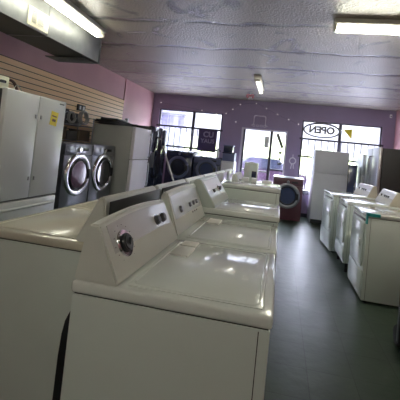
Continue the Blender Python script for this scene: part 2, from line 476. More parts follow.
def plate_on_slope(bm, c, y0, y1, s0, s1, th=.003, arch=0, w=.68, bev=.0):
    N = 10 if arch else 1; secs = []
    for i in range(N+1):
        y = y0+(y1-y0)*i/N; t = (y+w/2)/w; k = 1-(arch*(2*t-1)**2*(1 if t < .5 else .8))/c['h']
        pts = [slope_pt(c, s, y, o)[0] for s, o in ((s0*k, -.001), (s1*k, -.001), (s1*k, th), (s0*k, th))]
        secs.append([tuple(p) for p in pts])
    loft(bm, secs, bev)

def knob(parent, c, s, y, r, kind='dial'):
    p, n, d = slope_pt(c, s, y)
    if kind == 'dial':
        k = part('dial', 'chrome', parent, lambda bm: (cyl(bm, p, p+n*.010, r*1.02, r*.95, 32, .002)))
        part('dial_cap', 'charcoal', k, lambda bm: (cyl(bm, p+n*.010, p+n*.024, r*.70, r*.62, 28, .004), box(bm, p.x+n.x*.026-.004, p.x+n.x*.026+.004, y-.004, y+.004, p.z+n.z*.026-.016, p.z+n.z*.026+.016)))
        part('scale_marks', 'charcoal', parent, lambda bm: [box(bm, *(lambda q: (q.x-.002, q.x+.002, q.y-.0035, q.y+.0035, q.z-.0035, q.z+.0035))(p + n*.001 + Vector((0, 1, 0))*math.cos(a)*r*1.35 + d*math.sin(a)*r*1.35)) for a in [2*PI*i/14 for i in range(14)]])
    elif kind == 'small':
        k = part('knob', 'charcoal', parent, lambda bm: cyl(bm, p-n*.001, p+n*.020, r, r*.85, 24, .003))
        part('knob_ring', 'chrome', k, lambda bm: torus(bm, p+n*.002, n, r*1.08, .0025, 24, 6))
    elif kind == 'pale':
        part('knob', 'steel', parent, lambda bm: cyl(bm, p-n*.001, p+n*.018, r, r*.85, 24, .003))
    elif kind == 'button':
        part('button', 'charcoal', parent, lambda bm: box(bm, p.x-.006, p.x+.006, y-r, y+r, p.z-r*.7, p.z+r*.7, .002))

def cabinet(t, w, d, H, m='enamel', mt='enamel_top', feet=.03, front='plain', lid='round'):
    hx, hy = d/2, w/2; lip = .042
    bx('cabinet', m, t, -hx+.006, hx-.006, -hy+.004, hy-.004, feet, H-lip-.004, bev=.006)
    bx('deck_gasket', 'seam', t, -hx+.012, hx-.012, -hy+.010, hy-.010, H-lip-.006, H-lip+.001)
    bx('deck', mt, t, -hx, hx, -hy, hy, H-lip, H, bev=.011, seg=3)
    for sx in (-1, 1):
        for sy in (-1, 1):
            part('foot', 'rubber', t, lambda bm: cyl(bm, (sx*(hx-.06), sy*(hy-.06), 0), (sx*(hx-.06), sy*(hy-.06), feet+.002), .022, .016, 12))
    if front == 'plain':   # the front panel wraps round: seams on the sides just behind the front edge
        for sy in (-1, 1):
            bx('side_seam', 'seam', t, hx-.043, hx-.040, sy*(hy-.0045)-.0006, sy*(hy-.0045)+.0006, feet+.01, H-lip-.01)
    if lid:
        x0, x1, y0, y1 = -hx+.19, hx-.035, -hy+.035, hy-.035
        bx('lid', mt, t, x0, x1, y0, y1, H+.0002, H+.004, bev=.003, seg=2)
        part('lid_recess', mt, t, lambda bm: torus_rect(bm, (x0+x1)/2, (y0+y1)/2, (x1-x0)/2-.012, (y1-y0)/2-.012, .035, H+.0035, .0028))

def torus_rect(bm, cx, cy, a, b, r, z, t):
    """raised bead round a rounded rectangle"""
    pts = []
    for k, (sx, sy) in enumerate(((1, 1), (-1, 1), (-1, -1), (1, -1))):
        for i in range(7):
            an = PI/2*k + PI/2*i/6
            pts.append(Vector((cx+sx*(a-r)+r*math.cos(an), cy+sy*(b-r)+r*math.sin(an), z)))
    n = len(pts); rings = []
    for i, p in enumerate(pts):
        tg = (pts[(i+1) % n]-pts[i-1]).normalized(); nn = Vector((tg.y, -tg.x, 0))
        rings.append([bm.verts.new(p+nn*t*1.4*math.cos(q)+Vector((0, 0, t*math.sin(q)))) for q in [2*PI*j/6 for j in range(6)]])
    for i in range(n):
        for j in range(6):
            bm.faces.new((rings[i][j], rings[(i+1) % n][j], rings[(i+1) % n][(j+1) % 6], rings[i][(j+1) % 6]))

# --- W1, the washer nearest the camera
W = .695; D = .685; H = .915
t = thing('washing_machine', 'nearest white top-load washer with big chrome timer dial on curved console', 'washing machine', (.025-D/2, 1.075+W/2, 0))
cabinet(t, W, D, H, lid='round')
c1 = dict(xf=-D/2+.165, xt=-D/2+.062, z0=H, h=.212)
cons = part('console', 'plastic', t, lambda bm: console_mesh(bm, c1, W-.01, .020, .012, -D/2+.004, .012))
part('control_panel', 'panel_grey', cons, lambda bm: plate_on_slope(bm, c1, -W/2+.055, W/2-.04, .08, .92, .003, .020, W))
knob(cons, c1, .50, 1.215-1.4225, .052, 'dial')
knob(cons, c1, .60, 1.57-1.4225, .024, 'small')
knob(cons, c1, .60, 1.645-1.4225, .024, 'small')
part('care_label', 'label_white', t, lambda bm: [box(bm, -.13, -.045, .06, .20, H+.0005, H+.0125, .002), ])
part('care_label', 'label_white', t, lambda bm: [box(bm, -.125, -.05, .215, .30, H+.0005, H+.0125, .002)])
# raised impression and scuffs in the near side sheet
# --- W2
t = thing('washing_machine', 'white top-load washer right behind the nearest one, small knobs on its console', 'washing machine', (.028-D/2, 1.785+W/2, 0))
cabinet(t, W, D, H, lid='round')
c2 = dict(xf=-D/2+.150, xt=-D/2+.054, z0=H, h=.243)
cons = part('console', 'plastic', t, lambda bm: console_mesh(bm, c2, W-.01, .012, .030, -D/2+.004, .012))
part('control_panel', 'panel_grey', cons, lambda bm: plate_on_slope(bm, c2, -W/2+.05, W/2-.05, .12, .88, .003, .012, W))
for y, r in ((-.17, .022), (.03, .016), (.12, .016), (.2, .016)): knob(cons, c2, .5, y, r, 'pale')
for k in range(3): knob(cons, c2, .3, .06+k*.05, .008, 'button')
bx('care_label', 'label_white', t, -.13, -.045, .10, .24, H+.0005, H+.0125, bev=.002)
# --- W3, taller
H3 = .975
t = thing('washing_machine', 'white washer with a bright reflection on its lid, third from the camera, screen on console', 'washing machine', (.035-D/2, 2.50+.33, 0))
cabinet(t, .66, D, H3, lid=None)
bx('lid', 'enamel_top', t, -.12, D/2-.04, -.29, .29, H3+.0002, H3+.004, bev=.0015)
c3 = dict(xf=-D/2+.21, xt=-D/2+.075, z0=H3, h=.205)
cons = part('console', 'enamel', t, lambda bm: console_mesh(bm, c3, .64, .0, .0, -D/2+.004, .012))
part('control_panel', 'panel_white', cons, lambda bm: plate_on_slope(bm, c3, -.29, .29, .12, .9, .003))
knob(cons, c3, .5, .1, .03, 'dial'); knob(cons, c3, .5, -.12, .016, 'small')
# --- W4, tallest machine in the row
H4 = 1.045
t = thing('washing_machine', 'tallest white top-load washer in the middle row, plain grey side above its neighbour', 'washing machine', (.035-D/2, 3.84+.335, 0))
cabinet(t, .67, D, H4, lid='round')
part('front_controls', 'charcoal', t, lambda bm: [box(bm, D/2-.002, D/2+.008, -.2+k*.09, -.15+k*.09, H4-.11, H4-.075, .002) for k in range(5)])
# small clutter visible along its far top edge
for k, (x, wd, hh, lab) in enumerate(((-.42, .09, .045, 'small white plastic box beside the tall upright box behind the tallest washer'), (-.14, .12, .035, 'flat white plastic tray on the far edge of the tallest washer'), (-.30, .06, .05, 'tiny white carton on the tallest washer between box and tray'))):
    p = thing('plastic_box', lab, 'box', (x, 4.40-.04*k, H4+.0125))
    bx('body', 'white_plain', p, -wd/2, wd/2, -.05, .05, 0, hh*.8, bev=.005)
    bx('lid', 'panel_white', p, -wd/2-.003, wd/2+.003, -.053, .053, hh*.8, hh, bev=.003)

# --- generic later washers in the middle row
def std_washer(name, label, loc, rz, H=.92, w=.68, hcon=.21, top='enamel_top', body='enamel', group=None):
    t = thing(name, label, 'washing machine' if name == 'washing_machine' else 'dryer', loc, rz, group)
    cabinet(t, w, .67, H, body, top)
    c = dict(xf=-.335+.16, xt=-.335+.07, z0=H, h=hcon)
    cons = part('console', 'plastic', t, lambda bm: console_mesh(bm, c, w-.01, .01, .02, -.331, .012))
    part('control_panel', 'panel_white', cons, lambda bm: plate_on_slope(bm, c, -w/2+.05, w/2-.05, .15, .85, .003))
    knob(cons, c, .5, -.2, .028, 'dial')
    for y in (.0, .1, .2): knob(cons, c, .5, y, .014, 'small')
    return t, cons
wx = .03-.335
std, _ = std_washer('washing_machine', 'white top-load washer between the tallest one and the dryer with the white upright box', (wx, 4.54+.34, 0), 0)

# W7: a dryer without console, white upright box on it
t = thing('clothes_dryer', 'white dryer at the door end of the middle row, white upright box on it', 'dryer', (wx, 5.25+.34, 0))
cabinet(t, .68, .67, .92, lid=None)
bx('door', 'enamel', t, .333, .343, -.25, .25, .3, .8, bev=.006)
u = thing('dehumidifier', 'upright white boxy unit with dark blue panel standing in front of the doorway', 'appliance', (-.45, 5.58, .92))
bx('body', 'enamel', u, -.105, .105, -.13, .13, 0, .35, bev=.012)
bx('display', 'navy', u, .02, .095, -.133, -.128, .12, .22, bev=.002, label='dark blue panel')
bx('grille', 'panel_grey', u, -.09, -.01, -.132, -.128, .05, .30, bev=.002)
bx('handle', 'panel_grey', u, -.04, .04, -.02, .02, .345, .362, bev=.005)

# ------------------------------------------------------------------ row A, backs to the middle row, facing left
def row_a(y, label, dark, dial=True):
    t = thing('washing_machine', label, 'washing machine', (-1.072, y+.34, 0), PI)
    cabinet(t, .685, .68, .92, mt='almond' if dark else 'enamel_top')
    c = dict(xf=-.34+.165, xt=-.34+.072, z0=.92, h=.215)
    cons = part('console', 'plastic', t, lambda bm: console_mesh(bm, c, .67, .0, .01, -.34+.018, .006))
    bx('console_back', 'black' if dark else 'panel_grey', cons, -.34+.012, -.34+.019, -.325, .325, .930, 1.120, bev=.002)
    part('control_panel', 'panel_white', cons, lambda bm: plate_on_slope(bm, c, -.29, .29, .15, .85, .003))
    knob(cons, c, .5, .2, .035, 'dial')
    for k in (-.05, -.15): knob(cons, c, .5, k, .016, 'small')
    return t
a1 = row_a(1.45, 'white washer at the lower left, facing the left wall, dark back on its console', True)
part('rear_recess_shade', 'black', a1, lambda bm: loft(bm, [[(x, y, z) for x, z in ((-.332, .035), (-.158, .035), (-.160, .40), (-.166, .50), (-.176, .56), (-.195, .605), (-.225, .63), (-.332, .64))] for y in (.335, .3415)]))  # solid black plate on the side, paints the shade inside a rear cut-out
a2 = row_a(2.15, 'white washer facing left, second from the camera in the left row of machines', True)
a3 = row_a(2.86, 'white washer facing left, third from the camera in the left row of machines', False)
for i, (y, lab) in enumerate(((3.56, 'white washer facing left under the black foot of the leaning grey pole'), (4.26, 'white washer facing left, fifth from the camera in the left row'), (4.96, 'white washer facing left, farthest of the left row of machines'))):
    copy_thing(a3, (-1.072, y+.34, 0), lab)
# pole leaning over the left row
po = thing('squeegee_pole', 'thin grey pole with black rubber foot leaning at the dark fridge', 'pole', (-1.22, 3.93, .926))
part('pole', 'brushed', po, lambda bm: cyl(bm, (.0, 0, .04), (-.21, .05, .47), .011, seg=12))
part('rubber_foot', 'rubber', po, lambda bm: (cyl(bm, (.0, 0, 0), (0, 0, .03), .055, .045, 20, .006), cyl(bm, (0, 0, .03), (-.004, .002, .06), .03, .018, 16)))

# ------------------------------------------------------------------ right row of dryers (fronts face left, -X)
def dryer(label, x, y, w, feet, rz=PI, cons=True, H=.92, tape=False, mside='almond'):
    d = .68
    t = thing('clothes_dryer', label, 'dryer', (x + d/2, y + w/2, 0), rz)
    cabinet(t, w, d, H, 'enamel', 'enamel_top', feet=feet, lid=None)
    hy = w/2; hx = d/2
    dr = bx('door', 'enamel', t, hx-.004, hx+.012, -hy+.07, hy-.07, .36, .80, bev=.008)
    bx('handle', 'panel_grey', dr, hx+.010, hx+.022, -.06 + (hy-.16), .02 + (hy-.16), .55, .62, bev=.004)
    bx('kick_panel', 'enamel', t, hx-.004, hx+.004, -hy+.03, hy-.03, feet+.03, .31, bev=.003)
    bx('front_slot', 'charcoal', t, hx-.007, hx+.002, -hy+.08, hy-.08, .825, .85, bev=.002)
    if cons:
        c = dict(xf=-hx+.17, xt=-hx+.075, z0=H, h=.185)
        cs = part('console', 'almond', t, lambda bm: console_mesh(bm, c, w-.02, 0, .01, -hx+.006, .012))
        part('control_panel', 'panel_white', cs, lambda bm: plate_on_slope(bm, c, -w/2+.03, w/2-.03, .08, .92, .003))
        for k, yy in enumerate((-.2, -.05, .03, .11)):
            p, n, dd = slope_pt(c, .5, yy)
            part('control_button', 'charcoal', cs, lambda bm: box(bm, p.x-.008, p.x+.008, yy-.022, yy+.022, p.z-.025, p.z+.025, .003))
    return t
d1 = dryer('nearest white dryer on the right with teal tape on its corner', .935, 3.76, .70, .03, cons=False)
def tape(bm):
    hx, hy, H = .34, .35, .92
    # on deck and over the near-left front corner (local front +X, world near side is local +Y after the half turn)
    box(bm, hx-.13, hx+.002, hy-.022, hy+.003, H-.030, H+.002)
    box(bm, hx-.012, hx+.003, hy-.04, hy+.003, H-.11, H+.002)
part('masking_tape', 'teal', d1, tape, label='teal tape strip over the deck corner')
bx('side_panel', 'enamel', d1, -.30, .29, .344, .349, .07, .83, bev=.003)
bx('spill_tray', 'panel_grey', d1, -.25, .12, -.2, .2, .919, .926, bev=.003)
d2 = dryer('middle white dryer of the three on the right, raised on tall feet', .915, 4.70, .69, .12)
d3 = dryer('farthest white dryer of the three on the right, before the white fridge', .84, 5.64, .69, .03, rz=PI+.10)

# black item cut off by the right edge
b = thing('hand_truck', 'black item at the right edge of the photo on the floor', 'cart', (1.17, 2.95, 0))
bx('frame', 'black', b, -.14, .14, -.03, .03, .05, .62, bev=.01)
bx('toe_plate', 'black', b, -.13, .13, -.16, -.03, .0, .02, bev=.004)
for sx in (-1, 1): part('wheel', 'rubber', b, lambda bm: cyl(bm, (sx*.11-.02, .06, .08), (sx*.11+.02, .06, .08), .08, bev=.01))

# ------------------------------------------------------------------ fridges
# F1 white french door on the left: front plane x=-2.6, y 2.79..3.70
f = thing('refrigerator', 'large white french door fridge at the left edge with yellow energy label', 'refrigerator', (-3.0, 3.245, 0))
bx('body', 'charcoal', f, -.40, .335, -.452, .452, .02, 1.79, bev=.006)
for sy in (-1, 1):
    y0, y1 = (.003, .453) if sy > 0 else (-.453, -.003)
    dd = bx('door', 'fridge_white', f, .34, .40, y0, y1, .70, 1.80, bev=.012, seg=3)
    for z in (.91, 1.57):
        bx('handle_mount', 'brushed', dd, .398, .412, sy*.04-.009, sy*.04+.009, z-.02, z+.02, bev=.002)
    if sy > 0:
        bx('badge', 'charcoal', dd, .3995, .4025, .33, .41, 1.755, 1.768)
        lb = bx('energy_label', 'yellow', dd, .3995, .4025, .195, .315, 1.50, 1.66, rot=Matrix.Rotation(-.12, 3, 'X'), label='yellow energy guide label')
        bx('label_print', 'wood', lb, .402, .4035, .215, .295, 1.60, 1.615, rot=Matrix.Rotation(-.12, 3, 'X'))
        bx('label_print', 'wood', lb, .402, .4035, .225, .285, 1.545, 1.575, rot=Matrix.Rotation(-.12, 3, 'X'))
fz = bx('freezer_drawer', 'fridge_white', f, .34, .40, -.453, .453, .06, .685, bev=.012, seg=3)
part('handle', 'fridge_white', fz, lambda bm: tube(bm, [(.398, -.38, .615), (.44, -.35, .62), (.452, 0, .622), (.44, .35, .62), (.398, .38, .615)], .016, 10))
for sx in (-1, 1):
    for sy in (-1, 1): part('foot', 'rubber', f, lambda bm: cyl(bm, (sx*.3, sy*.4, 0), (sx*.3, sy*.4, .025), .02, seg=10))
# things on it
p = thing('power_adapter_box', 'cream plastic box with dark oval opening on top of the left fridge', 'box', (-3.02, 3.0, 1.80))
bx('body', 'cream', p, -.09, .09, -.16, .16, 0, .16, bev=.012)
part('opening', 'black', p, lambda bm: [box(bm, .088, .093, .03, .11, .085, .115, .012), box(bm, .088, .093, -.06, -.0, .03, .06, .005)])
hs = thing('coiled_hose', 'brown hose bent into an arch on top of the left fridge', 'hose', (-3.05, 3.30, 1.80))
part('hose', 'hose', hs, lambda bm: tube(bm, [(0, -.09, .015), (0, -.085, .10), (0, -.03, .155), (.0, .05, .14), (0, .10, .08), (.02, .13, .015)], .016))
part('wire', 'cream', hs, lambda bm: tube(bm, [(.03, -.05, .012), (.05, .0, .06), (0, .1, .12), (-.06, .22, .11), (-.12, .32, .085), (-.10, .36, .012)], .004))

# F2 white top-freezer, side towards camera
def top_freezer(label, loc, rz, w, d, h, split, mb, md, hnd, badge=False):
    f = thing('refrigerator', label, 'refrigerator', loc, rz)
    hx, hy = d/2, w/2
    bx('body', mb, f, -hx, hx-.065, -hy, hy, .02, h, bev=.008)
    bx('toe_grille', 'charcoal', f, hx-.07, hx-.03, -hy+.02, hy-.02, .02, .10)
    a = bx('fridge_door', md, f, hx-.062, hx, -hy, hy, .11, split-.006, bev=.012, seg=3)
    b = bx('freezer_door', md, f, hx-.062, hx, -hy, hy, split+.006, h, bev=.012, seg=3)
    if hnd:
        for pr, z0, z1 in ((a, split-.50, split-.04), (b, split+.04, h-.08)):
            part('handle', hnd, pr, lambda bm: tube(bm, [(hx-.002, hy-.05, z0), (hx+.035, hy-.05, z0+.05), (hx+.04, hy-.05, (z0+z1)/2), (hx+.035, hy-.05, z1-.05), (hx-.002, hy-.05, z1)], .011, 8))
    for sx in (-.25, .25):
        for sy in (-.28, .28): part('foot', 'rubber', f, lambda bm: cyl(bm, (sx, sy, 0), (sx, sy, .025), .02, seg=10))
    return f
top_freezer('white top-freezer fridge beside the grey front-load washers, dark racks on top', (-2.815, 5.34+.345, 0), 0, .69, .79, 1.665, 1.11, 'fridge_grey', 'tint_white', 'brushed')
# racks on F2
rk = thing('oven_racks', 'stack of dark flat oven racks on the fridge beside the grey washers', 'racks', (-2.95, 5.68, 1.666))
for k in range(3):
    def rack(bm):
        z = .012 + k*.028; s = .04*k
        for x in [-.22+i*.055 for i in range(9)]: cyl(bm, (x, -.40+s, z), (x, .28+s, z), .005, seg=6)
        for y in (-.40, -.06, .28): cyl(bm, (-.23, y+s, z+.006), (.23, y+s, z+.006), .007, seg=6)
    part('rack', 'black', rk, rack)
bx('pan', 'charcoal', rk, -.16, .16, -.30, .05, .078, .115, bev=.01)
bx('bracket', 'brushed', rk, .10, .15, .10, .14, .075, .16, bev=.004)

# F3 black side by side behind it
f = thing('refrigerator', 'glossy black side-by-side fridge in the left corner beside the window', 'refrigerator', (-2.83, 6.57, 0))
bx('body', 'black', f, -.38, .315, -.445, .445, .02, 1.74, bev=.006)
for y0, y1 in ((-.445, -.06), (-.054, .445)):
    dd = bx('door', 'black_gloss', f, .32, .38, y0, y1, .08, 1.75, bev=.014, seg=3)
    yy = -.10 if y0 < -.1 else -.012
    part('handle', 'black_gloss', dd, lambda bm: tube(bm, [(.378, yy, .75), (.425, yy, .80), (.43, yy, 1.15), (.425, yy, 1.50), (.378, yy, 1.55)], .013, 8))
bx('dispenser', 'charcoal', f, .3775, .384, -.36, -.18, .95, 1.25, bev=.004)

# F4 top-freezer in front of the right window (faces the camera)
f4 = top_freezer('pale grey top-freezer fridge standing in front of the window with the OPEN sign', (1.125, 7.9+.355, 0), -PI/2, .73, .71, 1.66, 1.155, 'fridge_dim', 'fridge_dim', None)
# F5 stainless narrow fridge by right window
f5 = top_freezer('narrow stainless fridge between the pale fridge and the big black one', (2.02, 7.85+.35, 0), -PI/2, .50, .70, 1.66, 1.2, 'steel', 'brushed', 'brushed')
# dark cooler between
g = thing('display_cooler', 'dark blue upright cooler with glass front between the two fridges by the right window', 'cooler', (1.61, 8.30, 0))
bx('cabinet', 'navy', g, -.10, .10, -.25, .25, .01, 1.40, bev=.01)
bx('door', 'glass_blue', g, -.085, .085, -.268, -.248, .12, 1.34, bev=.006)
bx('handle', 'chrome', g, .055, .07, -.29, -.27, .6, 1.0, bev=.004)
# F6 black fridge by right wall, side to the camera
f = thing('refrigerator', 'big black fridge against the right wall with a bright metal edge', 'refrigerator', (2.13, 6.95, 0), PI)
bx('body', 'black_side', f, -.44, .34, -.45, .45, .02, 1.76, bev=.006)
for y0, y1 in ((-.45, -.004), (.004, .45)):
    dd = bx('door', 'brushed', f, .345, .405, y0, y1, .62, 1.77, bev=.012)
    yy = -.05 if y0 < -.1 else .05
    part('handle', 'chrome', dd, lambda bm: tube(bm, [(.40, yy, .8), (.45, yy, .84), (.455, yy, 1.2), (.45, yy, 1.56), (.40, yy, 1.6)], .012, 8))
bx('freezer_drawer', 'brushed', f, .345, .405, -.45, .45, .05, .61, bev=.012)

# ------------------------------------------------------------------ front loaders
def front_loader(label, loc, rz, w, h, ped, body, ring, glass, panel, zc, R, d=.74, strip=None):
    t = thing('front_load_washer', label, 'washing machine', loc, rz)
    hx, hy = d/2, w/2
    if ped:
        pd = bx('pedestal', body, t, -hx+.01, hx-.005, -hy+.003, hy-.003, .0, ped-.006, bev=.008)
        bx('drawer', body, pd, hx-.006, hx+.008, -hy+.02, hy-.02, .04, ped-.03, bev=.006)
        bx('drawer_grip', ring, pd, hx+.006, hx+.018, -.12, .12, ped-.085, ped-.06, bev=.004)
    bx('cabinet', body, t, -hx, hx-.02, -hy, hy, ped, h, bev=.012)
    bx('front_panel', body, t, -hx+.3+hx*.0, hx, -hy+.002, hy-.002, ped+.004, h-.17, bev=.010) if False else bx('front_panel', body, t, hx-.03, hx, -hy+.002, hy-.002, ped+.004, h-.165, bev=.010)
    cp = bx('control_panel', panel, t, hx-.032, hx+.004, -hy+.002, hy-.002, h-.16, h-.012, bev=.010)
    part('dial', ring, cp, lambda bm: cyl(bm, (hx+.002, .0, h-.085), (hx+.026, .0, h-.085), .035, .03, 24, .004))
    bx('display', 'black', cp, hx+.002, hx+.007, .08, .22, h-.105, h-.065, bev=.002)
    bx('drawer_front', panel, cp, hx+.002, hx+.009, -hy+.03, -hy+.22, h-.13, h-.035, bev=.004)
    dr = part('door', glass, t, lambda bm: (cyl(bm, (hx-.002, 0, zc), (hx+.03, 0, zc), R*.80, R*.72, 48, .006)))
    part('door_ring', ring, dr, lambda bm: torus(bm, (hx+.012, 0, zc), (1, 0, 0), R*.86, R*.14, 56, 12, .55))
    part('door_inner_ring', 'black', dr, lambda bm: torus(bm, (hx+.03, 0, zc), (1, 0, 0), R*.66, R*.04, 48, 8))
    bx('door_grip', 'black' if ring != 'black' else 'steel', dr, hx+.022, hx+.048, R*.70, R*.86, zc-.07, zc+.07, bev=.006)
    return t
front_loader('dark grey front-load washer on pedestal right beside the big white fridge', (-2.73-.37, 3.96+.325, 0), 0, .65, 1.315, .34, 'slate', 'chrome', 'glass_dark', 'slate', .885, .30)
front_loader('dark grey front-load washer on pedestal beside the top-freezer fridge', (-2.73-.37, 4.63+.325, 0), 0, .65, 1.315, .34, 'slate', 'chrome', 'glass_dark', 'slate', .885, .30)
front_loader('dark navy front-load washer under the left pane of the left window', (-2.40, 7.92+.37, 0), -PI/2, .66, 1.33, .35, 'navy', 'navy_light', 'black_gloss', 'navy', .92, .27)
front_loader('dark navy front-load washer under the right pane of the left window', (-1.70, 7.92+.37, 0), -PI/2, .66, 1.24, .28, 'navy', 'navy_light', 'glass_blue', 'navy_light', .93, .26)
rw = front_loader('red front-load washer with round dark blue door by the entrance', (.225, 7.95+.36, 0), -PI/2, .68, .95, 0, 'red_enamel', 'steel', 'glass_blue', 'red_enamel', .55, .29, d=.72)
bx('worktop', 'brushed', rw, -.35, .362, -.34, .34, .951, .965, bev=.004)

# speaker/box stack beside door
s = thing('storage_cabinet', 'small white cabinet under dark blue crates beside the entrance', 'cabinet', (-1.20, 8.05, 0))
bx('body', 'fridge_dim', s, -.15, .15, -.2, .2, 0, 1.19, bev=.008)
bx('door', 'panel_white', s, -.14, .14, -.212, -.199, .05, 1.15, bev=.005)
s = thing('storage_crate', 'dark blue crate on the small white cabinet, lower of two', 'crate', (-1.20, 8.05, 1.19))
bx('body', 'navy_light', s, -.14, .14, -.17, .17, 0, .20, bev=.01)
bx('rim', 'navy', s, -.15, .15, -.18, .18, .18, .205, bev=.005)
s = thing('storage_crate', 'dark blue crate stacked on top of the other one beside the entrance', 'crate', (-1.22, 8.06, 1.396))
bx('body', 'navy', s, -.12, .10, -.14, .14, 0, .17, bev=.01)
bx('rim', 'navy_light', s, -.13, .11, -.15, .15, .15, .175, bev=.005)
s = thing('spray_bottle', 'small white spray bottle on the navy washer under the left window', 'bottle', (-1.50, 8.1, 1.24))
part('bottle', 'white_plain', s, lambda bm: (cyl(bm, (0, 0, 0), (0, 0, .15), .035, .033, 16, .005), cyl(bm, (0, 0, .15), (0, 0, .20), .03, .012, 16)))
bx('trigger', 'navy_light', s, -.05, .015, -.012, .012, .195, .23, bev=.004)

# ------------------------------------------------------------------ parts stacked on the grey washers, by the slatwall
sh = thing('wire_shelf', 'dark wire shelf of appliance parts above the grey front-load washers', 'shelf', (-3.30, 4.72, 1.316))
def wires(bm):
    for z in (.02, .26):
        for x in (-.14, .14): cyl(bm, (x, -.55, z), (x, .55, z), .006, seg=6)
        for k in range(15): cyl(bm, (-.14, -.55+k*1.1/14, z), (.14, -.55+k*1.1/14, z), .003, seg=5)
part('wire_deck', 'steel', sh, wires)
for x in (-.14, .14):
    for y in (-.55, .55): part('post', 'steel', sh, lambda bm: cyl(bm, (x, y, 0), (x, y, .42), .009, seg=8))
def coil(bm, R, r, turns, zs):
    tube(bm, [(0, R*math.cos(a), R*math.sin(a)) if False else (zs*a/(2*PI), R*math.cos(a), R+.01+R*math.sin(a)) for a in [i*PI/4 for i in range(turns*8+1)]], r, 6)
h = thing('coiled_hose', 'grey ribbed drain hose coiled upright on the wire shelf', 'hose', (-3.20, 4.98, 1.602)); part('hose', 'hose_grey', h, lambda bm: coil(bm, .10, .016, 3, .02))
h = thing('coiled_hose', 'smaller grey drain hose coiled on the wire shelf next to the big white fridge', 'hose', (-3.24, 4.74, 1.602)); part('hose', 'hose_grey', h, lambda bm: coil(bm, .08, .014, 2, .02))
for (x, y, z, sx, sy, sz, m, lab) in (
    (-3.28, 4.50, 1.34, .10, .10, .19, 'cardboard', 'brown cardboard carton on the lower wire shelf beside the big white fridge'),
    (-3.28, 4.76, 1.34, .09, .13, .14, 'charcoal', 'dark grey parts box on the lower wire shelf, middle of three'),
    (-3.28, 5.08, 1.34, .10, .15, .17, 'cardboard', 'brown cardboard carton on the lower wire shelf beside the top-freezer fridge'),
    (-3.30, 4.42, 1.582, .10, .16, .14, 'black', 'black box on the upper wire shelf behind the big white fridge')):
    q = thing('parts_box', lab, 'box', (x, y, z))
    bx('body', m, q, -sx, sx, -sy, sy, 0, sz, bev=.006)
    bx('flap', m, q, -sx-.003, sx+.003, -sy-.003, -.004, sz, sz+.006); bx('flap', m, q, -sx-.003, sx+.003, .004, sy+.003, sz, sz+.006)
q = thing('blower_housing', 'dark blower housing standing on the wire shelf behind the coiled hoses', 'blower', (-3.37, 4.95, 1.582))
bx('base', 'charcoal', q, -.05, .03, -.30, .26, 0, .03, bev=.004)
part('scroll', 'black', q, lambda bm: cyl(bm, (-.05, -.16, .135), (.03, -.16, .135), .105, bev=.008))
part('scroll_ring', 'steel', q, lambda bm: torus(bm, (.032, -.16, .135), (1, 0, 0), .06, .008, 24, 6))
bx('motor_box', 'black', q, -.05, .03, -.04, .25, .03, .20, bev=.01)
bx_ = thing('power_outlet', 'black outlet box with two white sockets on the tan slatwall', 'outlet', (XL+.024, 5.36, 1.905))
bx('plate', 'black', bx_, 0, .03, -.11, .11, -.055, .055, bev=.006)
for yy in (-.05, .05): bx('socket', 'white_plain', bx_, .0295, .034, yy-.022, yy+.022, -.03, .03, bev=.004)

# ------------------------------------------------------------------ duct
du = thing('air_duct', 'galvanised metal duct running along the ceiling over the left fridge', 'duct', (-2.85, 1.1, 2.45))
bx('duct_body', 'galv', du, -.25, .25, -3.5, 3.17, .003, .338, bev=.004)
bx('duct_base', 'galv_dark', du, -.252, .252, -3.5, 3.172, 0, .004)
for y in (.7, 2.13):
    bx('joint_collar', 'galv', du, -.256, .256, y-.015, y+.015, -.004, .338, bev=.003)
bx('end_flange', 'galv_dark', du, -.22, .256, 3.17, 3.20, -.012, .338, bev=.003)
v = bx('register', 'vent_cream', du, .250, .262, 1.82, 2.12, .02, .21, bev=.004)
bx('vent_opening', 'black', v, .261, .264, 1.87, 1.935, .05, .18)
bx('vent_opening', 'galv', v, .261, .264, 1.955, 2.04, .05, .18)
part('louvre', 'vent_cream', v, lambda bm: [box(bm, .263, .267, 1.865, 2.045, .05+k*.0215, .057+k*.0215) for k in range(7)])
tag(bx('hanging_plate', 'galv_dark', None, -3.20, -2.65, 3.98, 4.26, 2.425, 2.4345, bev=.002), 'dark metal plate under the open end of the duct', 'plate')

# ------------------------------------------------------------------ fluorescent fixtures
def fixture(label, loc, rz, L, tube_m, wide=.13, tx=0):
    t = thing('ceiling_light', label, 'light', loc, rz)
    bx('housing', 'housing', t, -wide/2, wide/2, -L/2, L/2, -.045, 0, bev=.006)
    for sy in (-1, 1): bx('lamp_holder', 'housing', t, -.05, .05, sy*(L/2-.012)-.012, sy*(L/2-.012)+.012, -.105, -.052, bev=.003)
    part('fluorescent_tube', tube_m, t, lambda bm: cyl(bm, (tx, -L/2+.025, -.080), (tx, L/2-.025, -.080), .019, seg=16))
    return t
fixture('long lit fluorescent ceiling light beside the duct at the upper left', (-2.33, 2.72, ZC), .055, 2.42, 'tube_near_duct', .14, -.045)
fixture('lit fluorescent ceiling light at the upper right corner', (1.60, 3.40, ZC), PI/2, 2.42, 'tube', .14, .045)
fixture('small fluorescent ceiling light in the middle of the ceiling near the entrance', (-.53, 6.5, ZC), 0, 1.2, 'tube_far')
fixture('fluorescent ceiling light above the photographer', (-.6, -1.0, ZC), PI/2, 2.42, 'tube_back')
fixture('fluorescent ceiling light far behind the photographer', (.8, -2.6, ZC), PI/2, 2.42, 'tube_back')
fixture('fluorescent ceiling light behind the photographer on the left', (-2.3, -2.2, ZC), 0, 2.42, 'tube_back')

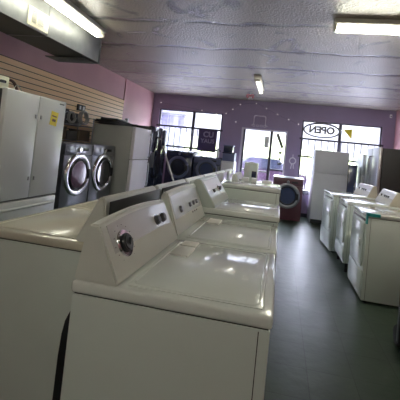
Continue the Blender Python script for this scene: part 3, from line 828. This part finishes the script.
# ------------------------------------------------------------------ OPEN neon sign, read from behind
n = thing('neon_sign', 'unlit oval OPEN neon sign hung in the right window, seen reversed', 'sign', (.93, 8.655, 2.17))
mt = Matrix.Rotation(PI, 4, 'Z') @ Matrix.Rotation(PI/2, 4, 'X') @ Matrix.Scale(1.0, 4)
text_mesh('OPEN', .235, 'neon_off', 'letters', n, mt @ Matrix.Scale(1.0, 4, (1, 0, 0)), .012, .011)
part('outer_tube', 'neon_off', n, lambda bm: tube(bm, [(.425*math.cos(a), 0, .17*math.sin(a)) for a in [2*PI*i/28 for i in range(29)]], .021, 8))
part('hanging_wire', 'neon_off', n, lambda bm: [tube(bm, [(x, 0, .14), (x, .02, .24)], .003, 5) for x in (-.2, .2)])

# posters and stickers by the windows
p = thing('window_banner', 'dark purple banner with pale letters in the left window', 'banner', (-1.94, 8.655, 1.66))
bx('sheet', 'poster_purple', p, -.23, .27, -.004, .004, -.30, .27)
mt = Matrix.Translation((0, -.006, 0)) @ Matrix.Rotation(PI/2, 4, 'X')
text_mesh('CU', .20, 'letters', 'letters', p, Matrix.Translation((.04, 0, .14)) @ mt, .002, .008)
text_mesh('YAUS', .15, 'letters', 'letters', p, Matrix.Translation((.03, 0, -.03)) @ mt, .002, .004)
p = thing('door_sticker', 'grey tilted strip sign on the narrow glass beside the door', 'sign', (-.055, 8.745, 1.82))
bx('sheet', 'charcoal', p, -.035, .035, -.003, .003, -.19, .19, rot=Matrix.Rotation(-.42, 3, 'Y'))
for z, wd in ((1.52, .04), (1.36, .03), (1.24, .05)):
    tag(bx('door_sticker', 'charcoal', None, -.06-wd+.04, -.06+wd+.04, 8.742, 8.748, z-.03, z+.03), {1.52: 'small dark sticker on the narrow glass, just below the tilted strip', 1.36: 'small dark sticker on the narrow glass, middle of three', 1.24: 'small dark sticker on the narrow glass, lowest of three'}[z], 'sticker')
tag(bx('door_notice', 'white_plain', None, -.44, -.33, 8.742, 8.748, 1.62, 1.90), 'white paper notice on the glass door beside the mullion', 'notice')
def tri(bm):
    v = [bm.verts.new(p) for p in ((1.46, 8.742, 2.24), (1.66, 8.742, 2.27), (1.66, 8.742, 2.02))]
    v2 = [bm.verts.new(p.co + Vector((0, .006, 0))) for p in v]
    bm.faces.new(v); bm.faces.new(v2[::-1])
    for i in range(3): bm.faces.new((v[i], v2[i], v2[(i+1) % 3], v[(i+1) % 3]))
tag(part('pennant', 'yellow', None, tri), 'yellow triangular sign in the right window beside the OPEN sign', 'sign')

# string lights across the back wall
lights = [(-3.30, 2.55), (-2.15, 2.43), (-1.75, 2.36), (-1.5, 2.40), (-1.33, 2.52), (-1.15, 2.66), (-.74, 2.72), (-.47, 2.61), (-.18, 2.48), (.11, 2.37), (.36, 2.28), (-1.22, 2.2)]
sl = thing('string_lights', 'thin cord strung in swags across the plum back wall', 'cord', (0, YB-.008, 0))
part('cord', 'frame_dark', sl, lambda bm: tube(bm, [(x, 0, z) for x, z in sorted(lights[:-1])], .002, 5))
first = None
for i, (x, z) in enumerate(lights):
    if first is None:
        first = thing('string_light_bulb', 'tiny white string light bulb against the plum back wall', 'bulb', (x, YB-.022, z), 0, 'string light bulbs on the back wall')
        def bulb(bm):
            bmesh.ops.create_icosphere(bm, subdivisions=2, radius=.012)
        part('globe', 'bulb', first, bulb)
        part('cap', 'frame_dark', first, lambda bm: cyl(bm, (0, 0, .012), (0, .012, .02), .006, seg=8))
    else:
        copy_thing(first, (x, YB-.022, z), 'tiny white string light bulb against the plum back wall')
# bell-shaped wire decoration above the door
d = thing('wire_decoration', 'bell shaped wire decoration on the wall above the entrance', 'decoration', (-.61, YB-.014, 2.15))
part('wire', 'frame_pale', d, lambda bm: (tube(bm, [(-.21, 0, 0), (-.15, 0, .05), (-.14, 0, .24), (0, 0, .25), (.14, 0, .24), (.15, 0, .05), (.21, 0, 0)], .006, 6),
    [torus(bm, (x, 0, .0), (0, 1, 0), .028, .005, 16, 6) for x in (-.14, -.045, .05, .14)]))
d = thing('wall_ornament', 'small round wreath hanging on the wall between door and right window', 'wreath', (.30, YB-.02, 1.35))
part('ring', 'frame_pale', d, lambda bm: torus(bm, (0, 0, 0), (0, 1, 0), .075, .014, 28, 8))
part('ribbon', 'tint_white', d, lambda bm: (tube(bm, [(0, 0, .07), (.0, 0, .16)], .006, 6), tube(bm, [(-.02, 0, -.08), (-.03, 0, -.2)], .008, 6), tube(bm, [(.02, 0, -.08), (.035, 0, -.19)], .008, 6)))
d = thing('hanging_ornament', 'small red and white ornament hanging from the ceiling before the entrance', 'ornament', (-.80, 7.6, ZC))
part('string', 'white_plain', d, lambda bm: cyl(bm, (0, 0, -.05), (0, 0, 0), .002, seg=6))
def bow(bm):
    for s in (-1, 1): torus(bm, (s*.045, 0, -.075), (s*.3, 1, .3), .032, .012, 18, 6)
    cyl(bm, (0, -.02, -.075), (0, .02, -.075), .018, seg=12)
part('bow', 'ornament_red', d, bow)
part('tassel', 'white_plain', d, lambda bm: [tube(bm, [(x*.3, 0, -.085), (x, .01, -.16)], .005, 5) for x in (-.05, -.02, .02, .05)])
t = thing('thermostat', 'small white sensor box high on the back wall at the right corner', 'sensor', (2.50, YB, 2.66))
bx('case', 'white_plain', t, -.025, .025, -.03, 0, -.04, .04, bev=.006)
bx('lens', 'charcoal', t, -.012, .012, -.033, -.029, -.025, 0, bev=.002)
